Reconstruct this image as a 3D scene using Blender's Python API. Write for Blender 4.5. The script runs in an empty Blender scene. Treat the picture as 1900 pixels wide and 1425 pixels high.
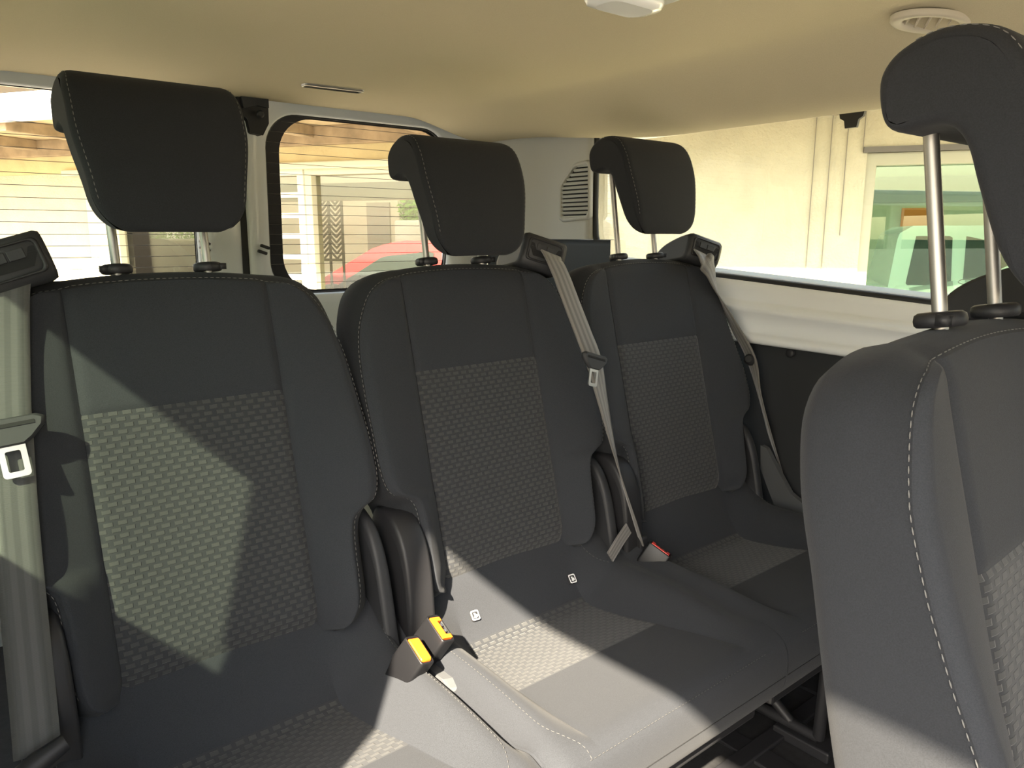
import bpy, bmesh, math, random
from mathutils import Vector, Matrix
random.seed(7)
H = 1.0                      # camera height above the van floor; "rel" heights below are measured from the camera
# ---------------------------------------------------------------- camera
SC = bpy.context.scene
F, YAW, PITCH = 1400.0, math.radians(39.2), math.radians(11.1)
FH = Vector((math.sin(YAW), math.cos(YAW), 0)); RT = Vector((math.cos(YAW), -math.sin(YAW), 0))
FW = FH * math.cos(PITCH) + Vector((0, 0, -math.sin(PITCH)))
UP = FH * math.sin(PITCH) + Vector((0, 0, math.cos(PITCH)))
cd = bpy.data.cameras.new('camera'); cam = bpy.data.objects.new('camera', cd)
SC.collection.objects.link(cam); SC.camera = cam
cd.sensor_width = 36.0; cd.lens = F / 1900 * 36.0; cd.clip_start = 0.02; cd.clip_end = 300
cam.matrix_world = Matrix(((RT.x, UP.x, -FW.x, 0), (RT.y, UP.y, -FW.y, 0), (RT.z, UP.z, -FW.z, H), (0, 0, 0, 1)))
# ---------------------------------------------------------------- world, sun, exposure
SUN = Vector((1.0, 0.68, -1.05)).normalized()
w = bpy.data.worlds.new('sky'); SC.world = w; w.use_nodes = True
wn = w.node_tree.nodes; wl = w.node_tree.links
bg = wn['Background']; sky = wn.new('ShaderNodeTexSky'); sky.sky_type = 'NISHITA'; sky.sun_disc = False
sky.sun_elevation = math.asin(-SUN.z); sky.sun_rotation = math.atan2(-SUN.x, -SUN.y)
sky.air_density = 1.4; sky.dust_density = 3.0; sky.ozone_density = 1.0
hs = wn.new('ShaderNodeHueSaturation'); hs.inputs['Saturation'].default_value = 0.75
wl.new(sky.outputs[0], hs.inputs['Color']); wl.new(hs.outputs[0], bg.inputs['Color'])
bg.inputs['Strength'].default_value = 0.32
sd = bpy.data.lights.new('sun', 'SUN'); so = bpy.data.objects.new('sun', sd); SC.collection.objects.link(so)
sd.energy = 19.0; sd.color = (1.0, 0.865, 0.665); sd.angle = math.radians(0.9)
so.location = (-6, -4, 8); so.rotation_euler = SUN.to_track_quat('-Z', 'Y').to_euler()
SC.view_settings.view_transform = 'Standard'; SC.view_settings.look = 'None'
SC.view_settings.exposure = 1.48; SC.view_settings.gamma = 1.0; SC.view_settings.use_curve_mapping = False

# ---------------------------------------------------------------- helpers
def ray(u, v): return RT * ((u - 950) / F) - UP * ((v - 712.5) / F) + FW
def at_y(u, v, y): d = ray(u, v); return d * (y / d.y)
def at_x(u, v, x): d = ray(u, v); return d * (x / d.x)
def at_z(u, v, z): d = ray(u, v); return d * (z / d.z)
def at_d(u, v, k): d = ray(u, v); return d * (k / (d.x * FH.x + d.y * FH.y))
def V(*a): return Vector(a)
def ss(a, b, x):
    t = max(0.0, min(1.0, (x - a) / (b - a))); return t * t * (3 - 2 * t)
def lerp(a, b, t): return a + (b - a) * t
def interp(tab, x):
    if x <= tab[0][0]: return tab[0][1]
    for (x0, y0), (x1, y1) in zip(tab, tab[1:]):
        if x <= x1: return y0 + (y1 - y0) * (x - x0) / (x1 - x0)
    return tab[-1][1]
def catmull(pts, n=8, closed=False):
    pts = [Vector(p) for p in pts]; out = []; m = len(pts)
    rng = range(m if closed else m - 1)
    for i in rng:
        if closed: p0, p1, p2, p3 = pts[(i - 1) % m], pts[i], pts[(i + 1) % m], pts[(i + 2) % m]
        else: p0, p1, p2, p3 = pts[max(i - 1, 0)], pts[i], pts[i + 1], pts[min(i + 2, m - 1)]
        for k in range(n):
            t = k / n
            out.append(0.5 * ((2 * p1) + (p2 - p0) * t + (2 * p0 - 5 * p1 + 4 * p2 - p3) * t * t + (3 * p1 - p0 - 3 * p2 + p3) * t ** 3))
    if not closed: out.append(pts[-1])
    return out
def resample(pts, n):
    L = [0.0]
    for a, b in zip(pts, pts[1:]): L.append(L[-1] + (b - a).length)
    out = []; j = 0
    for i in range(n):
        d = L[-1] * i / (n - 1)
        while j < len(pts) - 2 and L[j + 1] < d: j += 1
        seg = L[j + 1] - L[j]
        out.append(pts[j].lerp(pts[j + 1], 0 if seg < 1e-9 else (d - L[j]) / seg))
    return out
class MB:
    def __init__(s): s.v = []; s.f = []; s.m = []; s.uv = {}
    def grid(s, rows, mat=0, closed=False, uvs=None, flip=False):
        b = len(s.v); nr, nc = len(rows), len(rows[0])
        for r in rows: s.v.extend([Vector(p) for p in r])
        for i in range(nr - 1):
            for j in range(nc if closed else nc - 1):
                k = (j + 1) % nc
                q = [b + i * nc + j, b + i * nc + k, b + (i + 1) * nc + k, b + (i + 1) * nc + j]
                if flip: q.reverse()
                if uvs:
                    t = [uvs[i][j], uvs[i][k], uvs[i + 1][k], uvs[i + 1][j]]
                    if flip: t.reverse()
                    s.uv[len(s.f)] = t
                s.f.append(q); s.m.append(mat)
        return s
    def ngon(s, pts, mat=0):
        b = len(s.v); s.v.extend([Vector(p) for p in pts]); s.f.append(list(range(b, b + len(pts)))); s.m.append(mat); return s
    def box(s, c, d, R=None, mat=0, taper=1.0):
        c = Vector(c); hx, hy, hz = d[0] / 2, d[1] / 2, d[2] / 2; b = len(s.v)
        for z in (-1, 1):
            k = taper if z > 0 else 1.0
            for x, y in ((-1, -1), (1, -1), (1, 1), (-1, 1)):
                p = V(x * hx * k, y * hy * k, z * hz)
                s.v.append(c + (R @ p if R else p))
        for q in ((0, 3, 2, 1), (4, 5, 6, 7), (0, 1, 5, 4), (1, 2, 6, 5), (2, 3, 7, 6), (3, 0, 4, 7)):
            s.f.append([b + i for i in q]); s.m.append(mat)
        return s
    def tube(s, pts, r, n=10, mat=0, caps=True, closed=False):
        pts = [Vector(p) for p in pts]; rows = []; up = None
        for i, p in enumerate(pts):
            if closed: t = (pts[(i + 1) % len(pts)] - pts[i - 1]).normalized()
            else: t = (pts[min(i + 1, len(pts) - 1)] - pts[max(i - 1, 0)]).normalized()
            if up is None:
                up = V(0, 0, 1) if abs(t.z) < .9 else V(1, 0, 0)
            x = t.cross(up).normalized(); up = x.cross(t).normalized()
            rr = r[i] if isinstance(r, (list, tuple)) else r
            rows.append([p + (x * math.cos(2 * math.pi * k / n) + up * math.sin(2 * math.pi * k / n)) * rr for k in range(n)])
        if closed: rows.append(rows[0])
        s.grid(rows, mat, closed=True)
        if caps and not closed: s.ngon(rows[0], mat); s.ngon(list(reversed(rows[-1])), mat)
        return s
    def lathe(s, base, axis, prof, n=20, mat=0):
        axis = Vector(axis).normalized(); x = axis.orthogonal().normalized(); y = axis.cross(x); base = Vector(base)
        rows = [[base + axis * h + (x * math.cos(2 * math.pi * k / n) + y * math.sin(2 * math.pi * k / n)) * r for k in range(n)] for r, h in prof]
        s.grid(rows, mat, closed=True); s.ngon(list(reversed(rows[0])), mat); s.ngon(rows[-1], mat); return s
    def prism(s, poly, d, mat=0):
        """poly: list of points (planar), extruded by vector d"""
        poly = [Vector(p) for p in poly]; d = Vector(d)
        s.grid([poly, [p + d for p in poly]], mat, closed=True); s.ngon(list(reversed(poly)), mat); s.ngon([p + d for p in poly], mat); return s
    def loops(s, loops, mat=0, cap0=False, cap1=False):
        s.grid(loops, mat, closed=True)
        if cap0: s.ngon(list(reversed(loops[0])), mat)
        if cap1: s.ngon(loops[-1], mat)
        return s
    def dashes(s, pts, dl=.005, gap=.003, r=.0008, off=None, mat=0):
        pts = [Vector(p) for p in pts]; L = sum((b - a).length for a, b in zip(pts, pts[1:]))
        n = max(3, int(L / (dl + gap))); sub = resample(pts, n * 2 + 1)
        for i in range(0, n * 2, 2):
            a, b = sub[i], sub[i].lerp(sub[i + 1], dl / (dl + gap) * 2 if dl / (dl + gap) * 2 < 1.35 else 1.35)
            t = (b - a)
            if t.length < 1e-6: continue
            t.normalize(); x = t.orthogonal().normalized(); y = t.cross(x); k = len(s.v)
            for p, q in ((a, .5), (a.lerp(b, .5), 1.0), (b, .5)):
                for c, e in ((1, 0), (0, 1), (-1, 0), (0, -1)): s.v.append(p + (x * c + y * e) * r * q)
            for row in (0, 4):
                for j in range(4):
                    s.f.append([k + row + j, k + row + (j + 1) % 4, k + row + 4 + (j + 1) % 4, k + row + 4 + j]); s.m.append(mat)
        return s
    def build(s, name, mats, parent=None, smooth=True, bevel=0, weld=False, loc=None, seg=2):
        me = bpy.data.meshes.new(name); me.from_pydata([tuple(p) for p in s.v], [], s.f)
        if not isinstance(mats, (list, tuple)): mats = [mats]
        for m in mats: me.materials.append(M[m])
        me.polygons.foreach_set('material_index', s.m)
        if s.uv:
            lay = me.uv_layers.new(name='UVMap')
            for pi, t in s.uv.items():
                p = me.polygons[pi]
                for li, c in zip(p.loop_indices, t): lay.data[li].uv = c
        bm = bmesh.new(); bm.from_mesh(me)
        if weld: bmesh.ops.remove_doubles(bm, verts=bm.verts, dist=1e-5)
        bmesh.ops.recalc_face_normals(bm, faces=bm.faces); bm.to_mesh(me); bm.free()
        if smooth: me.polygons.foreach_set('use_smooth', [True] * len(me.polygons))
        o = bpy.data.objects.new(name, me); SC.collection.objects.link(o)
        if bevel:
            md = o.modifiers.new('bevel', 'BEVEL'); md.width = bevel; md.segments = seg; md.limit_method = 'ANGLE'; md.angle_limit = math.radians(35)
            me.polygons.foreach_set('use_smooth', [False] * len(me.polygons)) if not smooth else None
        if parent: o.parent = parent
        if loc is not None: o.location = loc
        return o
def up(p): return V(p[0], p[1], p[2] + H)
def ups(ps): return [up(p) for p in ps]
def empty(name, loc, label, cat, group=None):
    o = bpy.data.objects.new(name, None); SC.collection.objects.link(o); o.location = loc; o.empty_display_size = .05
    tag(o, label, cat, group); return o
def tag(o, label, cat, group=None):
    o['label'] = label; o['category'] = cat
    if group: o['group'] = group
    return o
def struct(o, label=None, cat=None):
    o['kind'] = 'structure'
    if label: o['label'] = label
    if cat: o['category'] = cat
    return o
def rrect(cx, cy, hx, hy, r, n=8):
    """rounded rectangle, counter-clockwise list of 2D points"""
    out = []
    for k, (sx, sy) in enumerate(((1, 1), (-1, 1), (-1, -1), (1, -1))):
        for i in range(n + 1):
            a = math.pi / 2 * (k + i / n)
            out.append((cx + sx * (hx - r) + r * math.cos(a), cy + sy * (hy - r) + r * math.sin(a)))
    return out
# ---------------------------------------------------------------- materials
M = {}
def mat(name, col, rough=.6, metal=0, spec=.5, noise=None, bump=None, var=0.0, sheen=0, emit=None, coat=0, scale=40):
    m = bpy.data.materials.new(name); m.use_nodes = True; M[name] = m
    nt = m.node_tree; N = nt.nodes; L = nt.links; b = N['Principled BSDF']
    b.inputs['Base Color'].default_value = (*col, 1); b.inputs['Roughness'].default_value = rough
    b.inputs['Metallic'].default_value = metal; b.inputs['Specular IOR Level'].default_value = spec
    b.inputs['Sheen Weight'].default_value = sheen; b.inputs['Coat Weight'].default_value = coat
    if sheen: b.inputs['Sheen Roughness'].default_value = .45
    if emit: b.inputs['Emission Color'].default_value = (*emit[0], 1); b.inputs['Emission Strength'].default_value = emit[1]
    tc = N.new('ShaderNodeTexCoord')
    if var:
        n = N.new('ShaderNodeTexNoise'); n.inputs['Scale'].default_value = scale; n.inputs['Detail'].default_value = 5
        L.new(tc.outputs['Object'], n.inputs['Vector'])
        r = N.new('ShaderNodeMapRange'); r.inputs['From Min'].default_value = .3; r.inputs['From Max'].default_value = .7
        r.inputs['To Min'].default_value = 1 - var; r.inputs['To Max'].default_value = 1 + var
        L.new(n.outputs['Fac'], r.inputs['Value'])
        x = N.new('ShaderNodeMix'); x.data_type = 'RGBA'; x.blend_type = 'MULTIPLY'; x.inputs['Factor'].default_value = 1
        x.inputs['A'].default_value = (*col, 1); L.new(r.outputs[0], x.inputs['B']); L.new(x.outputs['Result'], b.inputs['Base Color'])
    if bump:
        n2 = N.new('ShaderNodeTexNoise'); n2.inputs['Scale'].default_value = bump[0]; n2.inputs['Detail'].default_value = 3
        L.new(tc.outputs['Object'], n2.inputs['Vector'])
        bp = N.new('ShaderNodeBump'); bp.inputs['Strength'].default_value = bump[1]; bp.inputs['Distance'].default_value = bump[2]
        L.new(n2.outputs['Fac'], bp.inputs['Height']); L.new(bp.outputs[0], b.inputs['Normal'])
    return m
mat('fabric', (.0245, .0268, .0318), .95, spec=.25, var=.18, scale=900, bump=(1600, .5, .0006), sheen=.05)
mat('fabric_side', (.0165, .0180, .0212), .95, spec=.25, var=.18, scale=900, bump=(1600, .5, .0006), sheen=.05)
mat('thread', (.13, .128, .122), .8)
mat('thread_dark', (.060, .060, .060), .8)  # same thread, darkened because sun makes the cushion stitches too bright
mat('black_plastic', (.016, .016, .018), .5, spec=.35, bump=(900, .25, .0004))
mat('dark_plastic', (.024, .025, .028), .55, spec=.35, bump=(1200, .3, .0004))
mat('grey_plastic', (.055, .058, .062), .75, bump=(1200, .2, .0003))
mat('buckle_black', (.007, .007, .008), .4, spec=.3)
mat('void', (.006, .006, .007), .9)
mat('chrome', (.40, .385, .36), .48, metal=1.0)
mat('steel', (.66, .65, .63), .32, metal=1.0)
mat('paint', (.66, .68, .69), .32, spec=.5, coat=.3)
mat('trim', (.50, .50, .47), .62, bump=(700, .25, .0005))
mat('corner_plastic', (.022, .026, .032), .6, bump=(700, .25, .0005))
mat('trim_dark', (.009, .010, .012), .6, bump=(700, .25, .0005))
mat('headliner', (.52, .455, .315), .95, spec=.15, var=.05, scale=700, bump=(900, .35, .0008))
mat('lamp_white', (.80, .80, .78), .25, coat=.5)
mat('vent', (.50, .45, .35), .6)
mat('vent_slat', (.42, .36, .28), .6)
mat('rubber', (.012, .012, .013), .55)
mat('frit', (.010, .008, .010), .5)
mat('heat_line', (.15, .13, .11), .5)
mat('floor', (.018, .018, .019), .6, var=.35, scale=60, bump=(350, .4, .001))
mat('webbing_thread', (.30, .28, .26), .8)
mat('red', (.80, .045, .035), .38, coat=.3)
mat('orange_red', (.95, .16, .01), .38, coat=.3)  # red button plastic with the overexposed sun glow put into its colour
mat('tagwhite', (.72, .72, .74), .5)
mat('stucco', (.45, .415, .30), .9, var=.07, scale=6, bump=(70, .6, .01))
mat('upper_wall', (.52, .42, .22), .9, var=.12, scale=5, bump=(50, .4, .006))
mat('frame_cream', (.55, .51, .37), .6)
mat('frame_shade', (.36, .345, .25), .6)  # frame cream darkened, the shade of the reveal put into the colour
mat('frame_white', (.62, .59, .47), .5)
mat('wood', (.30, .22, .13), .8, var=.3, scale=9)
mat('soffit', (.44, .34, .20), .85, var=.25, scale=7)
mat('fascia', (.60, .60, .58), .7, var=.06, scale=4)
mat('concrete', (.20, .193, .18), .9, var=.12, scale=3, bump=(60, .3, .004))
mat('room_wall', (.66, .63, .55), .85)
mat('room_grey', (.36, .35, .33), .8)
mat('room_dark', (.10, .11, .10), .8)
mat('room_orange', (.90, .26, .07), .8)
mat('car_red', (.36, .025, .035), .25, coat=.8)
mat('car_white', (.58, .62, .64), .25, coat=.8)
mat('car_dark', (.05, .065, .06), .25, coat=.8)
mat('car_glass', (.03, .04, .045), .08)
mat('tyre', (.02, .02, .02), .8)
mat('leaf', (.16, .42, .04), .6, var=.3, scale=8)
mat('iron', (.11, .10, .085), .6)
mat('cable', (.20, .18, .14), .6)
mat('etch', (.30, .33, .28), .8)
mat('mirror_glass', (.5, .52, .54), .05, metal=1)
def glass(name, tint, refl, fr=1.45):
    m = bpy.data.materials.new(name); m.use_nodes = True; M[name] = m; nt = m.node_tree; N = nt.nodes; L = nt.links
    N.remove(N['Principled BSDF']); t = N.new('ShaderNodeBsdfTransparent'); t.inputs[0].default_value = (*tint, 1)
    g = N.new('ShaderNodeBsdfGlossy'); g.inputs['Roughness'].default_value = .01; g.inputs['Color'].default_value = (1, 1, 1, 1)
    f = N.new('ShaderNodeFresnel'); f.inputs[0].default_value = fr
    k = N.new('ShaderNodeMath'); k.operation = 'MULTIPLY'; k.inputs[1].default_value = refl; L.new(f.outputs[0], k.inputs[0])
    x = N.new('ShaderNodeMixShader'); L.new(k.outputs[0], x.inputs[0]); L.new(t.outputs[0], x.inputs[1]); L.new(g.outputs[0], x.inputs[2])
    L.new(x.outputs[0], N['Material Output'].inputs[0]); return m
glass('van_glass', (.90, .91, .88), .5)
glass('side_glass', (.90, .93, .86), .5)
glass('tinted_glass', (.34, .42, .34), .5)
glass('shop_glass', (.72, .74, .66), 1.6)
glass('green_glass', (.60, .77, .62), 1.6)
glass('clear_red', (.9, .5, .5), .5)
# (webbing defined below)
# woven insert fabric: running rows of small raised light blocks, in metres on the UV map
def woven():
    m = bpy.data.materials.new('woven'); m.use_nodes = True; M['woven'] = m; nt = m.node_tree; N = nt.nodes; L = nt.links; b = N['Principled BSDF']
    uv = N.new('ShaderNodeUVMap')
    br = N.new('ShaderNodeTexBrick'); br.offset = .5; br.inputs['Scale'].default_value = 1
    br.inputs['Brick Width'].default_value = .0087; br.inputs['Row Height'].default_value = .0085
    br.inputs['Mortar Size'].default_value = .0018; br.inputs['Mortar Smooth'].default_value = .25
    br.inputs['Color1'].default_value = (1, 1, 1, 1); br.inputs['Color2'].default_value = (.9, .9, .9, 1); br.inputs['Mortar'].default_value = (0, 0, 0, 1)
    mp = N.new('ShaderNodeMapping'); mp.inputs['Scale'].default_value = (.5, 1, 1); L.new(uv.outputs[0], mp.inputs['Vector']); L.new(mp.outputs[0], br.inputs['Vector'])
    n = N.new('ShaderNodeTexNoise'); n.inputs['Scale'].default_value = 900; L.new(uv.outputs[0], n.inputs['Vector'])
    mx = N.new('ShaderNodeMix'); mx.data_type = 'RGBA'; mx.inputs['A'].default_value = (.0245, .0268, .0312, 1); mx.inputs['B'].default_value = (.046, .0475, .049, 1)
    L.new(br.outputs['Color'], mx.inputs['Factor'])
    m2 = N.new('ShaderNodeMix'); m2.data_type = 'RGBA'; m2.blend_type = 'MULTIPLY'; m2.inputs['Factor'].default_value = .35
    L.new(mx.outputs['Result'], m2.inputs['A']); L.new(n.outputs['Fac'], m2.inputs['B']); L.new(m2.outputs['Result'], b.inputs['Base Color'])
    bp = N.new('ShaderNodeBump'); bp.inputs['Strength'].default_value = .8; bp.inputs['Distance'].default_value = .0012
    L.new(br.outputs['Color'], bp.inputs['Height']); L.new(bp.outputs[0], b.inputs['Normal'])
    b.inputs['Roughness'].default_value = .85; b.inputs['Specular IOR Level'].default_value = .3; b.inputs['Sheen Weight'].default_value = .15
woven()
def webbing(name, c0, c1):
    m = bpy.data.materials.new(name); m.use_nodes = True; M[name] = m; nt = m.node_tree; N = nt.nodes; L = nt.links; b = N['Principled BSDF']
    uv = N.new('ShaderNodeUVMap'); sx = N.new('ShaderNodeSeparateXYZ'); L.new(uv.outputs[0], sx.inputs[0])
    a = N.new('ShaderNodeMath'); a.operation = 'MULTIPLY'; a.inputs[1].default_value = 2 * math.pi * 3.5; L.new(sx.outputs['X'], a.inputs[0])
    s = N.new('ShaderNodeMath'); s.operation = 'SINE'; L.new(a.outputs[0], s.inputs[0])
    r = N.new('ShaderNodeMapRange'); r.inputs['From Min'].default_value = -.35; r.inputs['From Max'].default_value = .35; L.new(s.outputs[0], r.inputs['Value'])
    x = N.new('ShaderNodeMix'); x.data_type = 'RGBA'; x.inputs['A'].default_value = (*c0, 1); x.inputs['B'].default_value = (*c1, 1)
    L.new(r.outputs[0], x.inputs['Factor']); L.new(x.outputs['Result'], b.inputs['Base Color'])
    wv = N.new('ShaderNodeTexWave'); wv.inputs['Scale'].default_value = 260; wv.bands_direction = 'Y'; L.new(uv.outputs[0], wv.inputs['Vector'])
    bp = N.new('ShaderNodeBump'); bp.inputs['Strength'].default_value = .3; bp.inputs['Distance'].default_value = .0005
    L.new(wv.outputs['Fac'], bp.inputs['Height']); L.new(bp.outputs[0], b.inputs['Normal'])
    b.inputs['Roughness'].default_value = .55; b.inputs['Sheen Weight'].default_value = .3
webbing('webbing', (.075, .070, .065), (.135, .127, .118))
webbing('webbing_dark', (.036, .038, .038), (.052, .054, .053))  # same webbing, colour darkened to hold back the sun falling on it
# ================================================================ VAN SHELL (heights "rel" to the camera, lifted by up())
XC, XR, XL, YR = .755, 1.66, -.15, 2.10
def ceil_z(x, y):
    d = abs(x - XC)
    rear = ss(1.25, 1.85, y)
    z = .343 - (.093 - .04 * rear) * ss(.50, .79, d) + .012 * ss(1.6, 2.0, y)
    z -= .012 * math.exp(-((y - 1.05) / .35) ** 2) * (1 - ss(.3, .6, d))       # shallow roof bow
    if d > .80: z += .05 * ss(.80, .90, d) - .012 * math.sin(math.pi * min(1, (d - .80) / .10))
    return z
xs = [-.05 + 1.71 * i / 90 for i in range(91)]; ys = [-1.4 + 3.46 * i / 80 for i in range(81)]
cl = MB().grid([[up((x, y, ceil_z(x, y))) for x in xs] for y in ys]).build('ceiling', 'headliner')
struct(cl)
struct(MB().box((XC, .35, H + .405), (1.84, 3.6, .04)).build('roof_panel', 'paint', smooth=False, bevel=.01), 'painted roof skin above the fabric headliner', 'roof')
# floor with seat rails
fl = MB().box((XC, .35, -.04), (1.84, 3.6, .08)).build('floor', 'floor', smooth=False); struct(fl)
for k, xx in enumerate((.18, .66, 1.20, 1.50)):
    r = MB().box((xx, .6, .004), (.05, 2.6, .008)).build('floor_rail', 'black_plastic', fl, smooth=False, bevel=.002)
for yy in (.72, .98):
    MB().box((1.2, yy, .006), (.9, .035, .012)).build('floor_channel', 'black_plastic', fl, smooth=False, bevel=.003)
# right wall: black lower panel, painted sill, pillar trim
ys = [-1.4 + 3.02 * i / 24 for i in range(25)]
prof = [(1.690, -.085, 1), (1.668, -.100, 1), (1.652, -.112, 1), (1.646, -.124, .9), (1.645, -.150, .8), (1.640, -.158, .7), (1.622, -.166, .7), (1.618, -.172, .6), (1.620, -.180, .6), (1.630, -.190, .5), (1.632, -.228, .3), (1.626, -.234, .3), (1.618, -.238, .3), (1.617, -.252, .25), (1.624, -.258, .25), (1.66, -.258, .25)]
wr = MB().grid([[up((x, y, z + k * .066 * (y - 1.17))) for x, z, k in prof] for y in ys]).build('wall_right', 'paint'); struct(wr)
MB().grid([[up((x, y, z)) for x, z in ((1.655, -.235), (1.652, -.30), (1.640, -.34), (1.640, -.97), (1.62, -1.0))] for y in [-1.4 + 3.4 * i / 8 for i in range(9)]]).build('lower_panel', 'trim_dark', wr)
b = at_x(1467, 655, 1.640); MB().lathe(up(b), (-1, 0, 0), [(.011, 0), (.011, .004), (.007, .007), (.002, .007)]).build('panel_fixing', 'black_plastic', wr)
# dark trim under the rear corner, light trim above it
MB().grid([[up((1.645 - .07 * ss(1.8, 2.06, y), y, z)) for z in (-.9, -.3, -.03, -.012, -.012)] + [up((1.68, y, -.010))] for y in [1.56 + .5 * i / 10 for i in range(11)]]).build('corner_trim', 'corner_plastic', wr)
pl = [[up((1.648 - .075 * ss(1.8, 2.06, y), y, z)) for z in [-.010 + .36 * j / 10 for j in range(11)]] for y in [1.650 + .41 * i / 16 for i in range(17)]]
pl.insert(0, [p + V(.03, 0, 0) for p in pl[0]])
pil = MB().grid(pl).build('pillar_trim', 'trim', wr)
# speaker-like louvre grille on the pillar trim
gx = 1.640
gp = [at_x(u, v, gx) for u, v in ((1040, 346), (1064, 310), (1070, 306), (1088, 302), (1092, 306), (1092, 396), (1088, 402), (1046, 407), (1040, 402))]
gc = sum(gp, V(0, 0, 0)) / len(gp)
def gscale(k, x): return [up((x, gc.y + (p.y - gc.y) * k, gc.z + (p.z - gc.z) * k)) for p in gp]
MB().loops([gscale(1.10, gx + .012), gscale(1.10, gx), gscale(1.02, gx - .004), gscale(.95, gx), gscale(.93, gx + .010)]).build('grille_rim', 'trim', wr)
MB().ngon(gscale(.95, gx + .007)).build('grille_back', 'void', wr, smooth=False)
gz0, gz1 = min(p.z for p in gp), max(p.z for p in gp); gy0, gy1 = min(p.y for p in gp), max(p.y for p in gp)
for i in range(13):
    z = gz0 + (gz1 - gz0) * (i + .5) / 13
    f = ss(.60, 1.0, (i + .5) / 13); yb = gy1 - (gy1 - gy0) * (.62 * max(0, ((i + .5) / 13 - .62) / .38))
    MB().box(up((gx + .003, (gy0 + yb) / 2, z)), (.004, (yb - gy0) * .93, .0075), R=Matrix.Rotation(math.radians(-35), 3, 'Y')).build('grille_slat', 'trim', wr, smooth=False)
# side window: glass + black seal
def sill_z(y): return -.100 + .066 * (y - 1.17)
wy0, wy1 = -.25, 1.645
gl = [V(1.678, wy0, sill_z(wy0)), V(1.678, wy1, sill_z(wy1)), V(1.678, wy1, .36), V(1.678, wy0, .36)]
w1 = MB().ngon(ups(gl)).build('window_1', 'side_glass', smooth=False); struct(w1)
path = [V(1.668, wy0 + (1.56 - wy0) * i / 12, sill_z(wy0 + (1.56 - wy0) * i / 12) - .004) for i in range(13)] + [V(1.668, 1.60, -.062), V(1.668, 1.630, -.035), V(1.668, 1.643, .00), V(1.668, 1.648, .06), V(1.668, 1.648, .30)]
MB().tube(ups(path), .0095, 8).build('window_seal', 'rubber', w1)
MB().grid([[up((1.674, 1.655, z)), up((1.674, 1.655 - .012 - .06 * max(0, (.03 - z) / .12) ** 2, z))] for z in [-.09 + .4 * i / 12 for i in range(13)]]).build('frit_band', 'frit', w1)
st = at_x(1577, 228, 1.66)
MB().prism([up((1.664, st.y + a, st.z + c)) for a, c in ((-.030, .03), (-.026, .012), (-.016, .006), (-.013, -.010), (.013, -.010), (.016, .006), (.026, .012), (.030, .03))], (.008, 0, 0)).build('window_stop', 'rubber', w1, smooth=False)
MB().box(up((1.66, -.33, .0)), (.06, .16, .75)).build('side_pillar', 'trim', wr, smooth=False, bevel=.01)
MB().box(up((1.72, .3, .33)), (.10, 3.5, .10)).build('roof_rail', 'paint', wr, smooth=False)
MB().box(up((1.72, .3, -.62)), (.04, 3.5, 1.0)).build('outer_skin', 'paint', wr, smooth=False)
MB().box(up((1.70, 1.90, .1)), (.04, .36, .52)).build('outer_corner', 'paint', wr, smooth=False)
# left wall with the rear side window and the open sliding door (out of view, shapes the sunlight)
lw = MB()
lw.box(up((-.155, 1.28, -.575)), (.02, 1.64, .85))
lw.box(up((-.16, .575, .08)), (.04, .23, .48))
lw.box(up((-.16, 1.87, .08)), (.04, .46, .50))
lw.box(up((-.15, 1.28, .300)), (.012, 1.64, .20)); lw.box(up((-.10, 1.28, .36)), (.11, 1.64, .02))
lw.box(up((-.16, -1.1, .0)), (.05, .14, .7)); lw.box(up((-.16, -1.25, -.55)), (.05, .5, .9)); lw.box(up((-.055, -.3, .325)), (.02, 1.7, .14))
lwo = lw.build('wall_left', 'paint', smooth=False); struct(lwo)
w2 = MB().ngon(ups([V(-.165, .69, -.16), V(-.165, 1.64, -.16), V(-.165, 1.64, .24), V(-.165, .69, .24)])).build('window_2', 'tinted_glass', smooth=False); struct(w2)
# front: dashboard line below the windscreen opening
struct(MB().box(up((XC, -1.42, -.52)), (1.84, .06, .96)).box(up((XC, -1.42, .30)), (1.84, .06, .16)).build('wall_front', 'trim_dark', smooth=False))
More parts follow.
